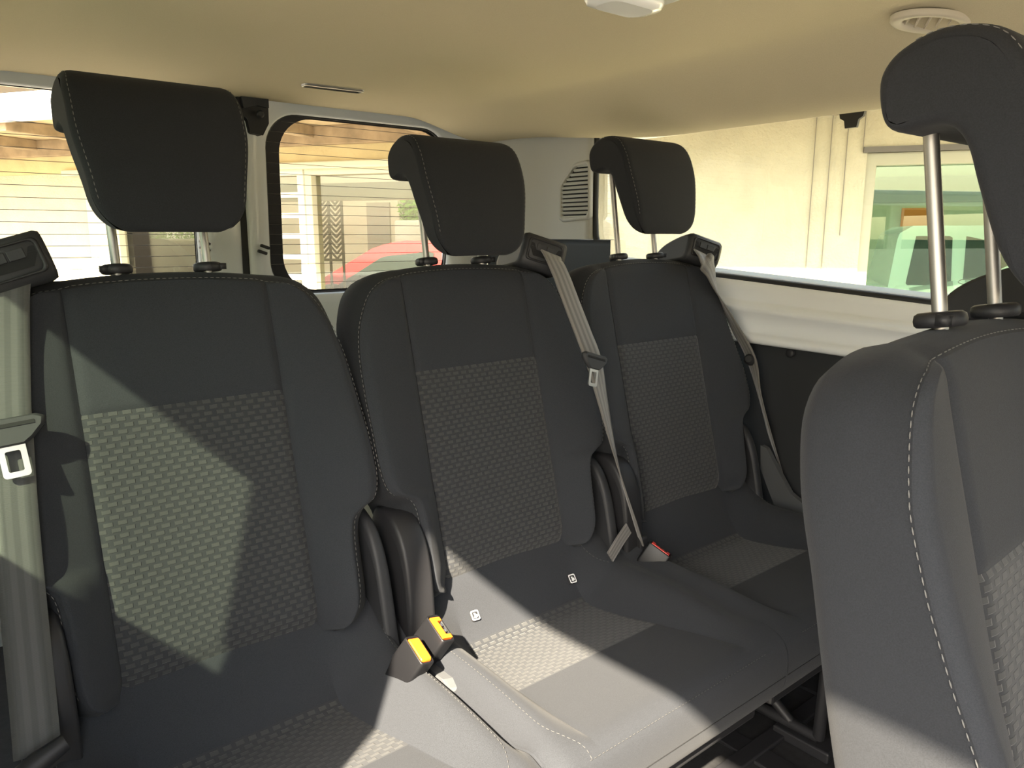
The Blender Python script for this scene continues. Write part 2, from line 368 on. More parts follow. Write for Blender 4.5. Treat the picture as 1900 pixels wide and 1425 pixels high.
# rear doors
def door(name, x0, x1, hx0, hx1, n, frit_l, frit_r, lab, label):
    hz0, hz1 = -.166, .332
    z0, z1 = -1.06, .375
    c = ((hx0 + hx1) / 2, (hz0 + hz1) / 2); hw, hh = (hx1 - hx0) / 2, (hz1 - hz0) / 2
    def loop(pts, y): return [up((x, y - .045 * (z - .1), z)) for x, z in pts]
    outer = rrect((x0 + x1) / 2, (z0 + z1) / 2, (x1 - x0) / 2, (z1 - z0) / 2, .012, 10)
    d = MB().loops([loop(outer, YR + .06), loop(outer, YR - .015), loop([(lerp(a, b_, .06), lerp(e, f_, .03)) for (a, e), (b_, f_) in zip(outer, rrect(*c, hw, hh, .1, 10))], YR - .022),
                    loop(rrect(*c, hw + .040, hh + .030, .125, 10), YR - .022), loop(rrect(*c, hw + .030, hh + .022, .115, 10), YR - .014),
                    loop(rrect(*c, hw + .006, hh + .005, .100, 10), YR - .008), loop(rrect(*c, hw, hh, .095, 10), YR + .004), loop(rrect(*c, hw, hh, .095, 10), YR + .03)]).build(name, 'paint'); struct(d)
    g = MB().ngon(loop(rrect(*c, hw + .004, hh + .004, .097, 10), YR + .024)).build(n, 'van_glass', smooth=False); struct(g)
    cc = rrect((hx0 + frit_l + hx1 - frit_r) / 2, c[1] + .001, (hx1 - frit_r - hx0 - frit_l) / 2, hh - (.008 if frit_l > .01 else .002), .098, 10)
    MB().loops([loop(rrect(*c, hw, hh, .095, 10), YR + .020), loop(cc, YR + .020)]).build('frit_band', 'frit', g, smooth=False)
    MB().tube(loop(rrect(*c, hw, hh, .095, 10), YR + .010), .004 if frit_l > .01 else .002, 6, closed=True).build('window_seal', 'rubber', g)
    m = 17
    for i in range(m):
        z = hz0 + .03 + (hz1 - hz0 - .05) * i / (m - 1)
        ins = .0 if .06 < i / m < .9 else .05
        MB().tube([up((hx0 + .004 + ins, YR + .017 - .045 * (z - .1), z)), up((hx1 - .004 - ins, YR + .017 - .045 * (z - .1), z))], .0007, 4).build('heating_wire', 'heat_line', g)
    return d, g
dR, gR = door('door_1', .772, 1.600, .838, 1.440, 'window_3', .045, .004, 'r', '')
dL, gL = door('door_2', -.085, .752, .070, .642, 'window_4', .003, .003, 'l', '')
MB().box(up((.762, YR + .02, -.25)), (.02, .05, 1.3)).build('door_seal', 'rubber', dR, smooth=False)
struct(MB().box(up((XC, YR + .03, .385)), (1.75, .08, .07)).build('trim_1', 'paint', smooth=False, bevel=.008))
for p in ((492, 458), (487, 468)):
    q = at_y(*p, YR - .03); MB().box(up(q), (.026, .012, .008), R=Matrix.Rotation(.35, 3, 'Y')).build('wiring_clip', 'rubber', dR, smooth=False, bevel=.002)
for p in ((380, 450), (380, 462)):
    q = at_y(*p, YR - .03); MB().box(up(q), (.028, .012, .007), R=Matrix.Rotation(.35, 3, 'Y')).build('wiring_clip', 'rubber', dL, smooth=False, bevel=.002)
q = at_y(473, 205, YR - .05)
lt = empty('door_latch', up(q), 'black plastic latch housing at the top of the rear door split', 'latch')
MB().prism([V(-.045, 0, .045), V(-.045, 0, -.012), V(-.022, 0, -.022), V(-.015, 0, -.058), V(.018, 0, -.062), V(.036, 0, -.030), V(.038, 0, .045)], (0, .05, 0)).build('latch_body', 'black_plastic', lt, smooth=False, bevel=.005)
MB().prism([V(-.040, -.012, .040), V(-.034, -.012, .002), V(.004, -.012, .012), V(.034, -.012, .008), V(.034, -.012, .04)], (0, .03, 0)).build('latch_cover', 'dark_plastic', lt, smooth=False, bevel=.004)
MB().lathe(V(.008, -.012, -.010), (0, -1, 0), [(.010, 0), (.010, .006), (.006, .009)]).build('latch_bolt', 'dark_plastic', lt)
# ceiling fittings
def ceil_hit(u, v):
    d = ray(u, v); t = .2
    while t < 6 and d.z * t < ceil_z(d.x * t, d.y * t): t += .002
    return d * t
def cnorm(p):
    e = .01; dx = (ceil_z(p.x + e, p.y) - ceil_z(p.x - e, p.y)) / (2 * e); dy = (ceil_z(p.x, p.y + e) - ceil_z(p.x, p.y - e)) / (2 * e)
    return V(dx, dy, -1).normalized()
a, c = ceil_hit(562, 155), ceil_hit(672, 168); mid = (a + c) / 2
hd = empty('roof_lamp_slot', up(mid), 'slim silver-rimmed slot lamp recessed in the rear headliner', 'lamp')
ex = (c - a).normalized(); hl = (c - a).length / 2
MB().loops([[ex * x + V(0, y, 0) - V(0, 0, z) for x, y in rrect(0, 0, hl * k, .016 * j, .008 * j, 5)] for k, j, z in ((1, 1, -.004), (1, 1, .005), (.96, .75, .006), (.95, .68, .001))]).build('rim', 'chrome', hd)
MB().ngon([ex * x + V(0, y, -.0015) for x, y in rrect(0, 0, hl * .95, .011, .006, 5)]).build('lens', 'lamp_white', hd, smooth=False)
p = ceil_hit(1150, -22)
lm = empty('dome_lamp', up(p), 'white dome reading lamp on the beige headliner at the top edge', 'lamp')
MB().loops([[V(x, y, -z) for x, y in rrect(0, 0, .085 * k, .045 * k, .03 * k, 6)] for k, z in ((1.15, -.006), (1.15, .004), (1.02, .008))], cap1=True).build('lamp_base', 'trim', lm)
MB().loops([[V(x, y, -z) for x, y in rrect(.01, 0, .062 * k, .034 * k, .026 * k, 6)] for k, z in ((1, .006), (1, .016), (.92, .023), (.7, .026))], cap1=True).build('lens', 'lamp_white', lm)
p = ceil_hit(1727, 34); nn = (cnorm(p) + V(0, 0, -1.5)).normalized(); p = p + V(0, 0, -.004); ax = V(.79, -.61, 0); ax = (ax - nn * ax.dot(nn)).normalized(); ay = nn.cross(ax)
vt = empty('air_vent', up(p), 'oval beige ceiling air vent with slanted louvres', 'vent')
def oval(k, z, m=32, a=.062, b=.040): return [ax * (a * k * math.cos(2 * math.pi * i / m)) + ay * (b * k * math.sin(2 * math.pi * i / m)) + nn * z for i in range(m)]
MB().loops([oval(1.0, -.004), oval(1.0, .003), oval(.95, .006), oval(.72, .005), oval(.68, -.004)]).build('vent_rim', 'vent', vt)
MB().ngon(oval(.70, -.012)).build('vent_back', 'rubber', vt, smooth=False)
for i in range(5):
    f = (i - 2) / 2.6; ln = .70 * .040 * math.sqrt(max(.05, 1 - f * f)) * 1.9
    R = Matrix((ax, ay, nn)).transposed() @ Matrix.Rotation(.35, 3, 'Z') @ Matrix.Rotation(.9, 3, 'Y')
    MB().box(ax * (f * .043) - nn * .003, (.014, ln, .0022), R=R).build('vent_louvre', 'vent_slat', vt, smooth=False)
# ================================================================ SEATS
TH = math.radians(14.3); CT, ST = math.cos(TH), math.sin(TH)
ZB = H - .231                              # height of the backrest reference line (top edge of the woven panel)
def T(u, s, w): return V(u, s * ST - w * CT, ZB + s * CT + w * ST)
SEAM = [(.137, -.376), (.155, -.377), (.178, -.370), (.190, -.350), (.194, -.320), (.195, -.27), (.197, -.235), (.203, -.212), (.220, -.200), (.238, -.192), (.247, -.175), (.252, -.14), (.251, -.09), (.248, -.03), (.243, .03), (.236, .07), (.225, .102), (.206, .136), (.184, .155), (.160, .164), (.137, .168)]
BACK = [(.137, -.392), (.165, -.392), (.205, -.385), (.222, -.365), (.226, -.33), (.227, -.27), (.229, -.235), (.236, -.212), (.248, -.197), (.254, -.185), (.256, -.17), (.257, -.14), (.256, -.09), (.252, -.03), (.247, .03), (.246, .07), (.241, .105), (.226, .145), (.200, .170), (.168, .181), (.137, .185)]
WB = [(-.40, .030), (-.33, .040), (-.22, .045), (-.15, .043), (-.09, .037), (-.04, .027), (.01, .019), (.07, .012), (.15, .010), (.2, .006)]
NS = 64
def half(tab): return resample(catmull([V(a, b_, 0) for a, b_ in tab], 8), NS)
SEAM_R, BACK_R = half(SEAM), half(BACK)
def w_top(u): return 0.0
def wb(s): return interp(WB, s)
def s_top(u): return .176 - .008 * (u / .137) ** 2
def s_bot(u): return -.378 + .002 * (u / .137) ** 2
def roll(s): return -.020 * ss(-.335, -.385, s) - .006 * ss(.150, .178, s)
def w_mid(u, s): return -.0045 * math.exp(-((.137 - abs(u)) / .006) ** 2) - .002 * math.exp(-(s / .004) ** 2) + .004 * ss(.0, .137, abs(u)) + roll(s)
def w_bol(f, s): return wb(s) * (.55 * min(1, f / .9) + .45 * ss(-.05, .95, f)) + .004 * math.sin(math.pi * f) ** 1.0 * ss(.17, .05, s) - .0045 * math.exp(-(f / .05) ** 2) + roll(s) * (1 - .7 * f) + .003 - .008 * ss(.88, 1.0, f)
def w_edge(x, f, s):
    k = ss(.137, .172, abs(x)); return lerp(w_mid(.137, s), w_bol(f, s), k)
UC = [-.137, -.1345, -.131, -.126] + [-.12 + .24 * i / 16 for i in range(17)] + [.126, .131, .1345, .137]
def backrest_meshes():
    fr = MB()
    up_s = [.0, .002, .005, .01] + [.02 + .135 * i / 12 for i in range(13)] + [.162, .168, .173, .176]
    rows = [[T(u, s_top(u) if s == .176 else min(s, s_top(u)), w_mid(u, s)) for u in UC] for s in up_s]
    fr.grid(rows)
    for sg in (-1, 1):
        rows = []
        for i, P in enumerate(SEAM_R):
            fs = [0, .02, .05, .1, .17, .25, .34, .44, .54, .64, .73, .81, .88, .94, .975, 1.0]
            rows.append([T(sg * lerp(.137, P.x, f), P.y, w_edge(P.x, f, P.y)) for f in fs])
        fr.grid(rows)
    # side band, full closed outline
    def full(tab, topf, botf, w):
        R = [V(p.x, p.y, 0) for p in tab]; L = [V(-p.x, p.y, 0) for p in reversed(tab)]
        top = [V(lerp(.137, -.137, (k + 1) / 21), 0, 0) for k in range(20)]
        for t in top: t.y = topf(t.x)
        bot = [V(lerp(-.137, .137, (k + 1) / 21), 0, 0) for k in range(20)]
        for t in bot: t.y = botf(t.x)
        return [T(p.x, p.y, w(p)) for p in R + top + L + bot]
    e0 = lambda p: (w_edge(p.x, 1.0, p.y) if abs(p.x) > .1371 else w_mid(p.x, p.y))
    bt = lambda u: .193 - .009 * (u / .137) ** 2
    bb = lambda u: -.392
    def mix(k): return [V(lerp(a.x, b_.x, k), lerp(a.y, b_.y, k), 0) for a, b_ in zip(SEAM_R, BACK_R)]
    def mixf(f, g, k): return lambda u: lerp(f(u), g(u), k)
    loops = [full(SEAM_R, s_top, s_bot, e0)]
    for k, dw in ((.12, -.005), (.35, -.012), (.65, -.022), (.9, -.035)):
        loops.append(full(mix(k), mixf(s_top, bt, k), mixf(s_bot, bb, k), lambda p, k=k, dw=dw: lerp(e0(V(p.x, min(p.y, .17), 0)), -.02, k * .6) + dw * .3))
    loops.append(full(mix(1.0), bt, bb, lambda p: -.036))
    def shrink(a): return [V(p.x * (1 - a * .5), lerp(p.y, -.1, a * .55), 0) for p in mix(1.0)]
    loops.append(full(mix(1.0), lambda u: bt(u) - .004, bb, lambda p: -.058))
    loops.append(full(shrink(.05), lambda u: bt(u) - .014, lambda u: bb(u) + .006, lambda p: -.072))
    loops.append(full(shrink(.13), lambda u: bt(u) - .032, lambda u: bb(u) + .016, lambda p: -.077))
    sd_ = MB().loops(loops, cap1=True)
    # woven panel
    ins = MB(); ss_ = [-.378, -.375, -.371, -.366] + [-.36 + .345 * i / 24 for i in range(25)] + [-.008, -.004, -.0015, 0]
    rows = [[T(u, max(s, s_bot(u)), w_mid(u, s)) for u in UC] for s in ss_]
    uvs = [[(u + .5, s + .5) for u in UC] for s in ss_]
    ins.grid(rows, uvs=uvs)
    # stitching along the seam, from the bottom of one side over the top to the other
    stch = MB()
    line = [T(p.x + .002, p.y + .001, w_edge(p.x, 1.0, p.y) - .001) for p in SEAM_R[6:]] + [T(u, s_top(u) + .003, w_mid(u, .176) - .0003) for u in [.137 - .274 * k / 20 for k in range(1, 20)]] + [T(-p.x - .002, p.y + .001, w_edge(p.x, 1.0, p.y) - .001) for p in reversed(SEAM_R[6:])]
    stch.dashes(line, .0052, .0030, .0006)
    return fr, sd_, ins, stch
# ---- head restraint, in (p along post, q forward) from the collar
PT = math.radians(8.5); CAP = (.2017, -.026)
def HP(u, p, q, base): return V(u, base.y + p * math.sin(PT) - q * math.cos(PT), base.z + p * math.cos(PT) + q * math.sin(PT))
HPROF = [(.151, .012), (.150, -.004), (.157, -.016), (.175, -.021), (.197, -.020), (.212, -.010), (.220, .008), (.222, .030), (.216, .054), (.203, .073), (.178, .087), (.145, .095), (.105, .100), (.060, .101), (.024, .096), (.007, .087), (.008, .075), (.026, .063), (.055, .053), (.095, .046), (.125, .042), (.140, .036), (.149, .026)]
def head_meshes(raise_):
    base = T(0, CAP[0], CAP[1]); off = raise_
    prof = catmull([V(a, b_, 0) for a, b_ in HPROF], 4, closed=True); n = len(prof)
    nor = []
    for i in range(n):
        t = (prof[(i + 1) % n] - prof[i - 1]).normalized(); nor.append(V(t.y, -t.x, 0))
    # make sure normals point inward
    cen = V(.17, .04, 0)
    if sum((cen - p).dot(q) for p, q in zip(prof, nor)) < 0: nor = [-q for q in nor]
    def hw(p, q): return .113 - .014 * ss(.15, .04, p) - .046 * (1 - math.sqrt(max(0, 1 - max(0, (.058 - p) / .054) ** 2))) - .004 * ss(.19, .222, p)
    R = .011; loops = []
    def rv(P): return (.25 + .75 * ss(.005, .065, P.x)) * (1 - .5 * ss(.035, -.004, P.y) * ss(.200, .152, P.x))
    for a in [-1, -.995, -.98, -.95, -.91, -.87, -.82] + [-.7 + 1.4 * i / 10 for i in range(11)] + [.82, .87, .91, .95, .98, .995, 1]:
        e = max(0, (abs(a) - .86) / .14); ins = R * (1 - math.sqrt(max(0, 1 - e * e)))
        bul = .006 * (1 - a * a)
        lp = []
        for P, N_ in zip(prof, nor):
            Q = P + N_ * ins * rv(P)
            front = ss(.06, .09, P.y)
            lp.append(HP(a * hw(P.x, P.y), Q.x + off, Q.y + bul * front * .6, base))
        loops.append(lp)
    pad = MB().loops(loops)
    for a in (-1, 1):
        oc = resample([V(*(prof[k] + nor[k] * R * rv(prof[k]))) for k in range(2, 63)], 41); ic = resample([V(*(prof[k % n] + nor[k % n] * R * rv(prof[k % n]))) for k in [2, 1, 0] + list(range(n - 1, 61, -1))], 41)
        pad.grid([[HP(a * hw(q.x, q.y), q.x + off, q.y, base) for q in [o1.lerp(i1, c / 6) for c in range(7)]] for o1, i1 in zip(oc, ic)])
    st = []
    for sg in (-1, 1):
        line = []
        for P, N_ in zip(prof, nor):
            Q = P + N_ * (R * .16)
            line.append(HP(sg * hw(P.x, P.y) * .935, Q.x + off, Q.y, base) + V(sg * .001, 0, 0))
        i0 = 10 * 0; seg = [line[k % n] for k in range(4 * 6, 4 * 16)]
        st.append(MB().dashes(seg, .0050, .0030, .0006))
    posts = []
    for sg in (-1, 1):
        posts.append(MB().tube([HP(sg * .062, -.03, 0, base), HP(sg * .062, .165 + off, 0, base)], .0062, 14))
    cols = []
    for sg in (-1, 1):
        ax_ = HP(0, 1, 0, base) - HP(0, 0, 0, base)
        c_ = MB().lathe(HP(sg * .062, -.010, 0, base), ax_, [(.0185, 0), (.0205, .002), (.0210, .006), (.0200, .0105), (.0170, .0125), (.009, .0128)], 24)
        c_.box(HP(sg * .062 + .017 * sg, -.004, .010, base), (.012, .010, .009))
        cols.append(c_)
    return pad, st, posts, cols
# ---- cushion, seat-local y measured from the reference line (world y - 1.10)
CC = [(1.045, -.560), (1.03, -.572), (1.012, -.598), (.990, -.640), (.972, -.668), (.955, -.684), (.93, -.692), (.86, -.688), (.795, -.678), (.72, -.666), (.66, -.656), (.63, -.652), (.612, -.655), (.600, -.664), (.594, -.680), (.592, -.70), (.594, -.722), (.598, -.742), (.606, -.758), (.622, -.768), (.65, -.772)]
CS = [(1.045, -.560), (1.03, -.570), (1.012, -.582), (.990, -.598), (.972, -.610), (.955, -.618), (.93, -.624), (.86, -.624), (.795, -.626), (.72, -.632), (.66, -.640), (.63, -.646), (.612, -.653), (.600, -.664), (.594, -.680), (.592, -.70), (.594, -.722), (.598, -.742), (.606, -.758), (.622, -.768), (.65, -.772)]
CCs, CSs = catmull([V(a, b_, 0) for a, b_ in CC], 5), catmull([V(a, b_, 0) for a, b_ in CS], 5)
EDGE = .2545
def cush(i, u, jl, jr):
    """i: row index; returns local point. jl/jr: 1 = crease with the neighbour, 0 = flat saddle"""
    c, s_ = CCs[i], CSs[i]; y = lerp(c.x, s_.x, .5)
    sm = interp([(.60, .178), (.70, .172), (.80, .160), (.95, .137), (1.1, .137)], y)
    f = ss(sm - .012, .218, abs(u)); z = lerp(c.y, s_.y, f)
    flat = ss(.70, .64, y)
    j = jl if u < 0 else jr
    z -= j * .030 * ss(.222, EDGE, abs(u)) ** 1.5 * (1 - .6 * flat)
    z -= (1 - j) * .012 * ss(.20, EDGE, abs(u)) * (1 - flat)
    z -= .0035 * math.exp(-((abs(u) - sm) / .005) ** 2) * ss(.60, .66, y) * (1 - ss(.965, .99, y))
    yy = y + .010 * ss(.235, EDGE, abs(u)) * j * ss(.70, .60, y)
    return V(u, yy - 1.10, z + H)
def cushion_meshes(jl, jr):
    n = len(CCs); body, ins, st = MB(), MB(), MB()
    iy = [i for i in range(n)]
    ib = min(iy, key=lambda i: abs(CCs[i].x - .957) + (9 if i > 60 else 0)); jf = min(iy, key=lambda i: abs(CCs[i].x - .797))
    def cols(i):
        sm = interp([(.60, .178), (.70, .172), (.80, .160), (.95, .137), (1.1, .137)], CCs[i].x)
        mid = [sm * k for k in (-1, -.985, -.96, -.92, -.85, -.7, -.5, -.25, 0, .25, .5, .7, .85, .92, .96, .985, 1)]
        side = [sm + (EDGE - sm) * k for k in (.03, .08, .15, .25, .36, .48, .6, .72, .82, .9, .95, .98, 1)]
        return [-x for x in reversed(side)], mid, side
    L_, C_, R_ = [], [], []; UVc = []
    for i in range(n):
        l, m, r = cols(i)
        Lr = [cush(i, u, jl, jr) for u in l + [m[0]]]; Rr = [cush(i, u, jl, jr) for u in [m[-1]] + r]
        a_, b_ = Lr[0], Rr[-1]
        if CCs[i].x < .62:      # front roll: the side closes towards the inside of the cushion, not straight down
            k1, k2 = (lambda q: V(q.x, q.y + (-.45 - q.y) * .4, q.z + (H - .72 - q.z) * .4)), (lambda q: V(q.x, -.45, H - .72))
        else: k1, k2 = (lambda q: q - V(0, 0, min(.02, max(0, q.z - H + .772)))), (lambda q: V(q.x, q.y, min(q.z, H - .772)))
        Lr = [k2(a_), k1(a_)] + Lr; Rr = Rr + [k1(b_), k2(b_)]
        L_.append(Lr); R_.append(Rr); C_.append([cush(i, u, jl, jr) for u in m]); UVc.append([(u * .137 / m[-1] + .5, CCs[i].x + .003) for u in m])
    body.grid(L_); body.grid(R_); body.grid(C_[:ib + 1]); body.grid(C_[jf:])
    ins.grid(C_[ib:jf + 1], uvs=UVc[ib:jf + 1])
    for sg, j in ((-1, jl), (1, jr)):
        pts = []
        for i in range(n):
            y = CCs[i].x
            if y > .985 or y < .600 or i > 66: continue
            u = .226 - .030 * ss(.70, .61, y) ** 2
            pts.append(cush(i, sg * u, jl, jr) + V(0, 0, .0012))
        if j: st.dashes(pts, .0045, .0028, .0006)
    lip = min(iy, key=lambda i: abs(CCs[i].x - .603) + (0 if CCs[i].y > -.67 else 9))
    st.dashes([cush(lip, u, jl, jr) + V(0, -.0012, .0006) for u in [-.20 + .40 * k / 30 for k in range(31)]], .0045, .0028, .0006)
    return body, ins, st
def front_seams():
    k = min(range(len(CCs)), key=lambda i: abs(CCs[i].y + .716) + (0 if CCs[i].x < .61 else 9))
    return MB().tube([cush(k, u, 0, 0) + V(0, -.0002, 0) for u in [-.25 + .5 * j / 20 for j in range(21)]], .0009, 5)
bk = backrest_meshes(); heads = {}
def copy_mesh(o, parent, name):
    c = bpy.data.objects.new(name, o.data); SC.collection.objects.link(c); c.parent = parent
    for md in o.modifiers:
        if md.type == 'BEVEL':
            n_ = c.modifiers.new('bevel', 'BEVEL'); n_.width = md.width; n_.segments = md.segments; n_.limit_method = 'ANGLE'; n_.angle_limit = md.angle_limit
    return c
PROTO = {}
def part(key, mk, name, mats, parent, smooth=True, bevel=0):
    if key in PROTO: return copy_mesh(PROTO[key], parent, name)
    o = mk().build(name, mats, parent, smooth=smooth, bevel=bevel); PROTO[key] = o; return o
ARM = [(1.075, -.455), (1.045, -.440), (1.015, -.446), (.990, -.468), (.972, -.505), (.962, -.560), (.958, -.63), (.955, -.70), (.955, -.76), (1.09, -.76), (1.10, -.60)]
PLATE = [(1.08, -.445), (1.045, -.440), (1.015, -.462), (.992, -.505), (.975, -.570), (.962, -.63), (.945, -.665), (.92, -.690), (.92, -.76), (1.07, -.76), (1.08, -.60)]
def hinge(tab, x0, x1):
    p = resample(catmull([V(0, a - 1.10, z + H) for a, z in tab], 5, closed=True) + [V(0, tab[0][0] - 1.10, tab[0][1] + H)], 60)[:-1]
    c = sum(p, V(0, 0, 0)) / len(p)
    def sc(k, x): return [V(x, c.y + (q.y - c.y) * k, c.z + (q.z - c.z) * k) for q in p]
    b_ = .008
    return MB().loops([sc(.88, x0), sc(.95, x0 + .0015), sc(.985, x0 + .004), sc(1, x0 + b_), sc(1, x1 - b_), sc(.985, x1 - .004), sc(.95, x1 - .0015), sc(.88, x1)], cap0=True, cap1=True)
def seat(name, x, y, z, label, raise_, side, jl, jr, group):
    e = empty(name, (x, y, z), label, 'seat', group)
    br = part('br_side', lambda: bk[1], 'backrest', 'fabric_side', e)
    part('br_front', lambda: bk[0], 'front_cover', 'fabric', br)
    part('br_ins', lambda: bk[2], 'woven_panel', 'woven', br)
    part('br_st', lambda: bk[3], 'stitching', 'thread', br)['kind'] = 'stuff'
    if raise_ not in heads: heads[raise_] = head_meshes(raise_)
    pad, st, posts, cols = heads[raise_]
    hr = part(('pad', raise_), lambda: pad, 'head_restraint', 'fabric_side', e)
    for k in (0, 1): part(('pst', raise_, k), lambda: st[k], 'stitching', 'thread', hr)['kind'] = 'stuff'
    for k in (0, 1):
        part(('post', raise_, k), lambda: posts[k], 'post', 'chrome', hr)
        part(('col', k), lambda: cols[k], 'post_collar', 'black_plastic', e, smooth=True)
    cu = part(('cu', jl, jr), lambda: cushion_meshes(jl, jr)[0], 'seat_cushion', 'fabric', e)
    part(('ci', jl, jr), lambda: cushion_meshes(jl, jr)[1], 'woven_panel', 'woven', cu)
    part(('cs', jl, jr), lambda: cushion_meshes(jl, jr)[2], 'stitching', 'thread_dark', cu)['kind'] = 'stuff'
    part('fs', lambda: front_seams(), 'front_seam', 'rubber', cu)
    part('arm', lambda: hinge(ARM, -.247, -.196), 'hinge_cover', 'black_plastic', e)
    part('plate', lambda: hinge(PLATE, .226, .2495), 'hinge_plate', 'dark_plastic', e)
    part('pan', lambda: MB().box((0, -.26, H - .79), (.46, .42, .03)), 'seat_pan', 'black_plastic', e, smooth=False, bevel=.006)
    # belt outlet on the shoulder
    g = guide(side); g.parent = e
    return e
def guide(side):
    key = ('guide', side)
    c = T(side * .190, .199, -.024); R = Matrix.Rotation(math.radians(-20 if side > 0 else 0), 3, 'Z') @ Matrix.Rotation(math.radians(17) * side, 3, 'Y') @ Matrix.Rotation(math.radians(-8), 3, 'X')
    def body():
        m = MB(); prof = [(-.062, .028), (-.058, -.024), (-.02, -.030), (.055, -.028), (.085, -.020), (.082, .000), (.050, .018), (-.005, .030), (-.045, .033)]
        pr = [V(0, a, b_) for a, b_ in resample2(prof)]
        cc = sum(pr, V(0, 0, 0)) / len(pr)
        def sl(k, x): return [c + R @ V(x, cc.y + (q.y - cc.y) * k, cc.z + (q.z - cc.z) * k) for q in pr]
        return m.loops([sl(.80, -.047), sl(.93, -.0455), sl(1, -.039), sl(1, .039), sl(.93, .0455), sl(.80, .047)], cap0=True, cap1=True)
    def bez():
        lp = []
        for k, d in ((1.0, -.058), (1.0, -.064), (.92, -.0655), (.86, -.064), (.84, -.054)):
            lp.append([c + R @ V(a * k, d, .004 + b_ * k) for a, b_ in rrect(0, 0, .039, .022, .008, 5)])
        return MB().loops(lp)
    def slot(): return MB().prism([c + R @ V(a, -.0635, b_ + .004) for a, b_ in ((-.033, .012), (-.026, .012), (-.020, .000), (.020, .000), (.026, .012), (.033, .012), (.033, .002), (.024, -.012), (-.024, -.012), (-.033, .002))], R @ V(0, .012, 0))
    def tile(s_): return MB().box(c + R @ V(.0105 * s_, -.0625, .0105), (.019, .006, .013), R=R)
    o = part((key, 'b'), body, 'belt_outlet', 'dark_plastic', None)
    part((key, 'z'), bez, 'bezel', 'black_plastic', o)
    part((key, 's'), slot, 'slot', 'void', o, smooth=False)
    part((key, 't1'), lambda: tile(-1), 'cover_tile', 'dark_plastic', o, smooth=False, bevel=.001)
    part((key, 't2'), lambda: tile(1), 'cover_tile', 'dark_plastic', o, smooth=False, bevel=.001)
    return o
def resample2(prof):
    p = resample(catmull([V(a, b_, 0) for a, b_ in prof], 5, closed=True) + [V(prof[0][0], prof[0][1], 0)], 41)[:-1]
    return [(q.x, q.y) for q in p]
XA, XB, XD3, YS = .307, .8195, 1.327, 1.10
G3 = 'seats of the rear row'
sA = seat('rear_seat', XA, YS, 0, 'charcoal rear seat nearest the camera at left, belt hanging on its left edge', .030, -1, 1, 1, G3)
sB = seat('rear_seat', XB, YS, 0, 'charcoal middle rear seat whose cushion is half in bright sun', -.010, 1, 1, 0, G3)
sC = seat('rear_seat', XD3, YS, 0, 'charcoal rear seat beside the right side window and black wall panel', .029, 1, 0, 1, G3)
sD = seat('middle_row_seat', .75, .192, -.024, 'charcoal foreground seat seen from the side at the right edge', 0.0, 1, 1, 1, None)
# bench legs below the rear row, seen under the far seat
for (x, s_) in ((1.285, sC), (.60, sB)):
    MB().tube([V(x - s_.location.x, -.47, H - .78), V(x + .02 - s_.location.x, -.455, .03)], .012, 8).tube([V(x + .02 - s_.location.x, -.455, .03), V(x + .02 - s_.location.x, -.10, .03)], .012, 8).tube([V(x + .02 - s_.location.x, -.40, .03), V(x - s_.location.x, -.15, H - .78)], .010, 8).build('leg', 'black_plastic', s_)
    MB().box((x + .02 - s_.location.x, -.43, .012), (.05, .12, .024)).build('leg_foot', 'black_plastic', s_, smooth=False, bevel=.004)
# small child-seat anchor tags and their seams on the middle seat's cushion
for (u, v) in ((1060, 1075), (880, 1143)):
    q = up(at_y(u, v, 1.0))
    # walk along the ray onto the cushion band
    d = ray(u, v); best = None
    for k in range(240):
        pnt = d * (.95 + .0022 * k); lx, ly, lz = pnt.x - XB, pnt.y - YS, pnt.z + H
        if abs(lx) > EDGE: continue
        cz = min((cush(i, lx, 1, 0) for i in range(len(CCs)) if i < 60), key=lambda c: abs(c.y - ly))
        if lz <= cz.z + .001: best = V(lx, ly, lz); break
    if best is None: best = V(q.x - XB, q.y - YS, q.z)
    nrm = V(-.05, -.75, .66).normalized(); axx = V(1, 0, -.1); axx = (axx - nrm * axx.dot(nrm)).normalized(); ayy = nrm.cross(axx)
    def tp(a, b_, h): return best + axx * a + ayy * b_ + nrm * (h + .003)
    tg = MB().loops([[tp(a * k, b_ * k, h) for a, b_ in rrect(0, 0, .0085, .0095, .003, 4)] for k, h in ((1, -.004), (1, .001), (.86, .0015))], cap1=True).build('anchor_tag', 'black_plastic', sB)
    MB().loops([[tp(a * k, b_ * k, .0019) for a, b_ in rrect(0, 0, .0085, .0095, .003, 4)] for k in (.90, .68)]).ngon([tp(a, b_, .0021) for a, b_ in ((-.004, -.004), (.000, -.005), (.004, -.003), (.004, .001), (.001, .001), (.001, .004), (-.003, .004), (-.002, .000))]).build('tag_icon', 'tagwhite', tg, smooth=False)
for (u0, u1) in ((.16, .205), (-.17, -.212)):
    pts = [cush(i, lerp(u0, u1, min(1, max(0, (1.03 - CCs[i].x) / .09))), 1, 0) + V(0, -.001, .001) for i in range(len(CCs)) if .945 < CCs[i].x < 1.035 and i < 50]
    MB().dashes(pts, .0045, .0028, .0006).build('stitching', 'thread_dark', sB)['kind'] = 'stuff'
# plastic filler between the two left cushions
MB().loops([[V(a, b_, H + z) for a, b_ in pts] for z, pts in ((-.72, [(-.262, -.28), (-.225, -.30), (-.225, -.10), (-.264, -.10)]), (-.652, [(-.261, -.27), (-.228, -.285), (-.228, -.10), (-.263, -.10)]), (-.645, [(-.258, -.25), (-.235, -.26), (-.235, -.10), (-.260, -.10)]))], cap1=True).build('cushion_filler', 'grey_plastic', sB, smooth=False, bevel=.004)

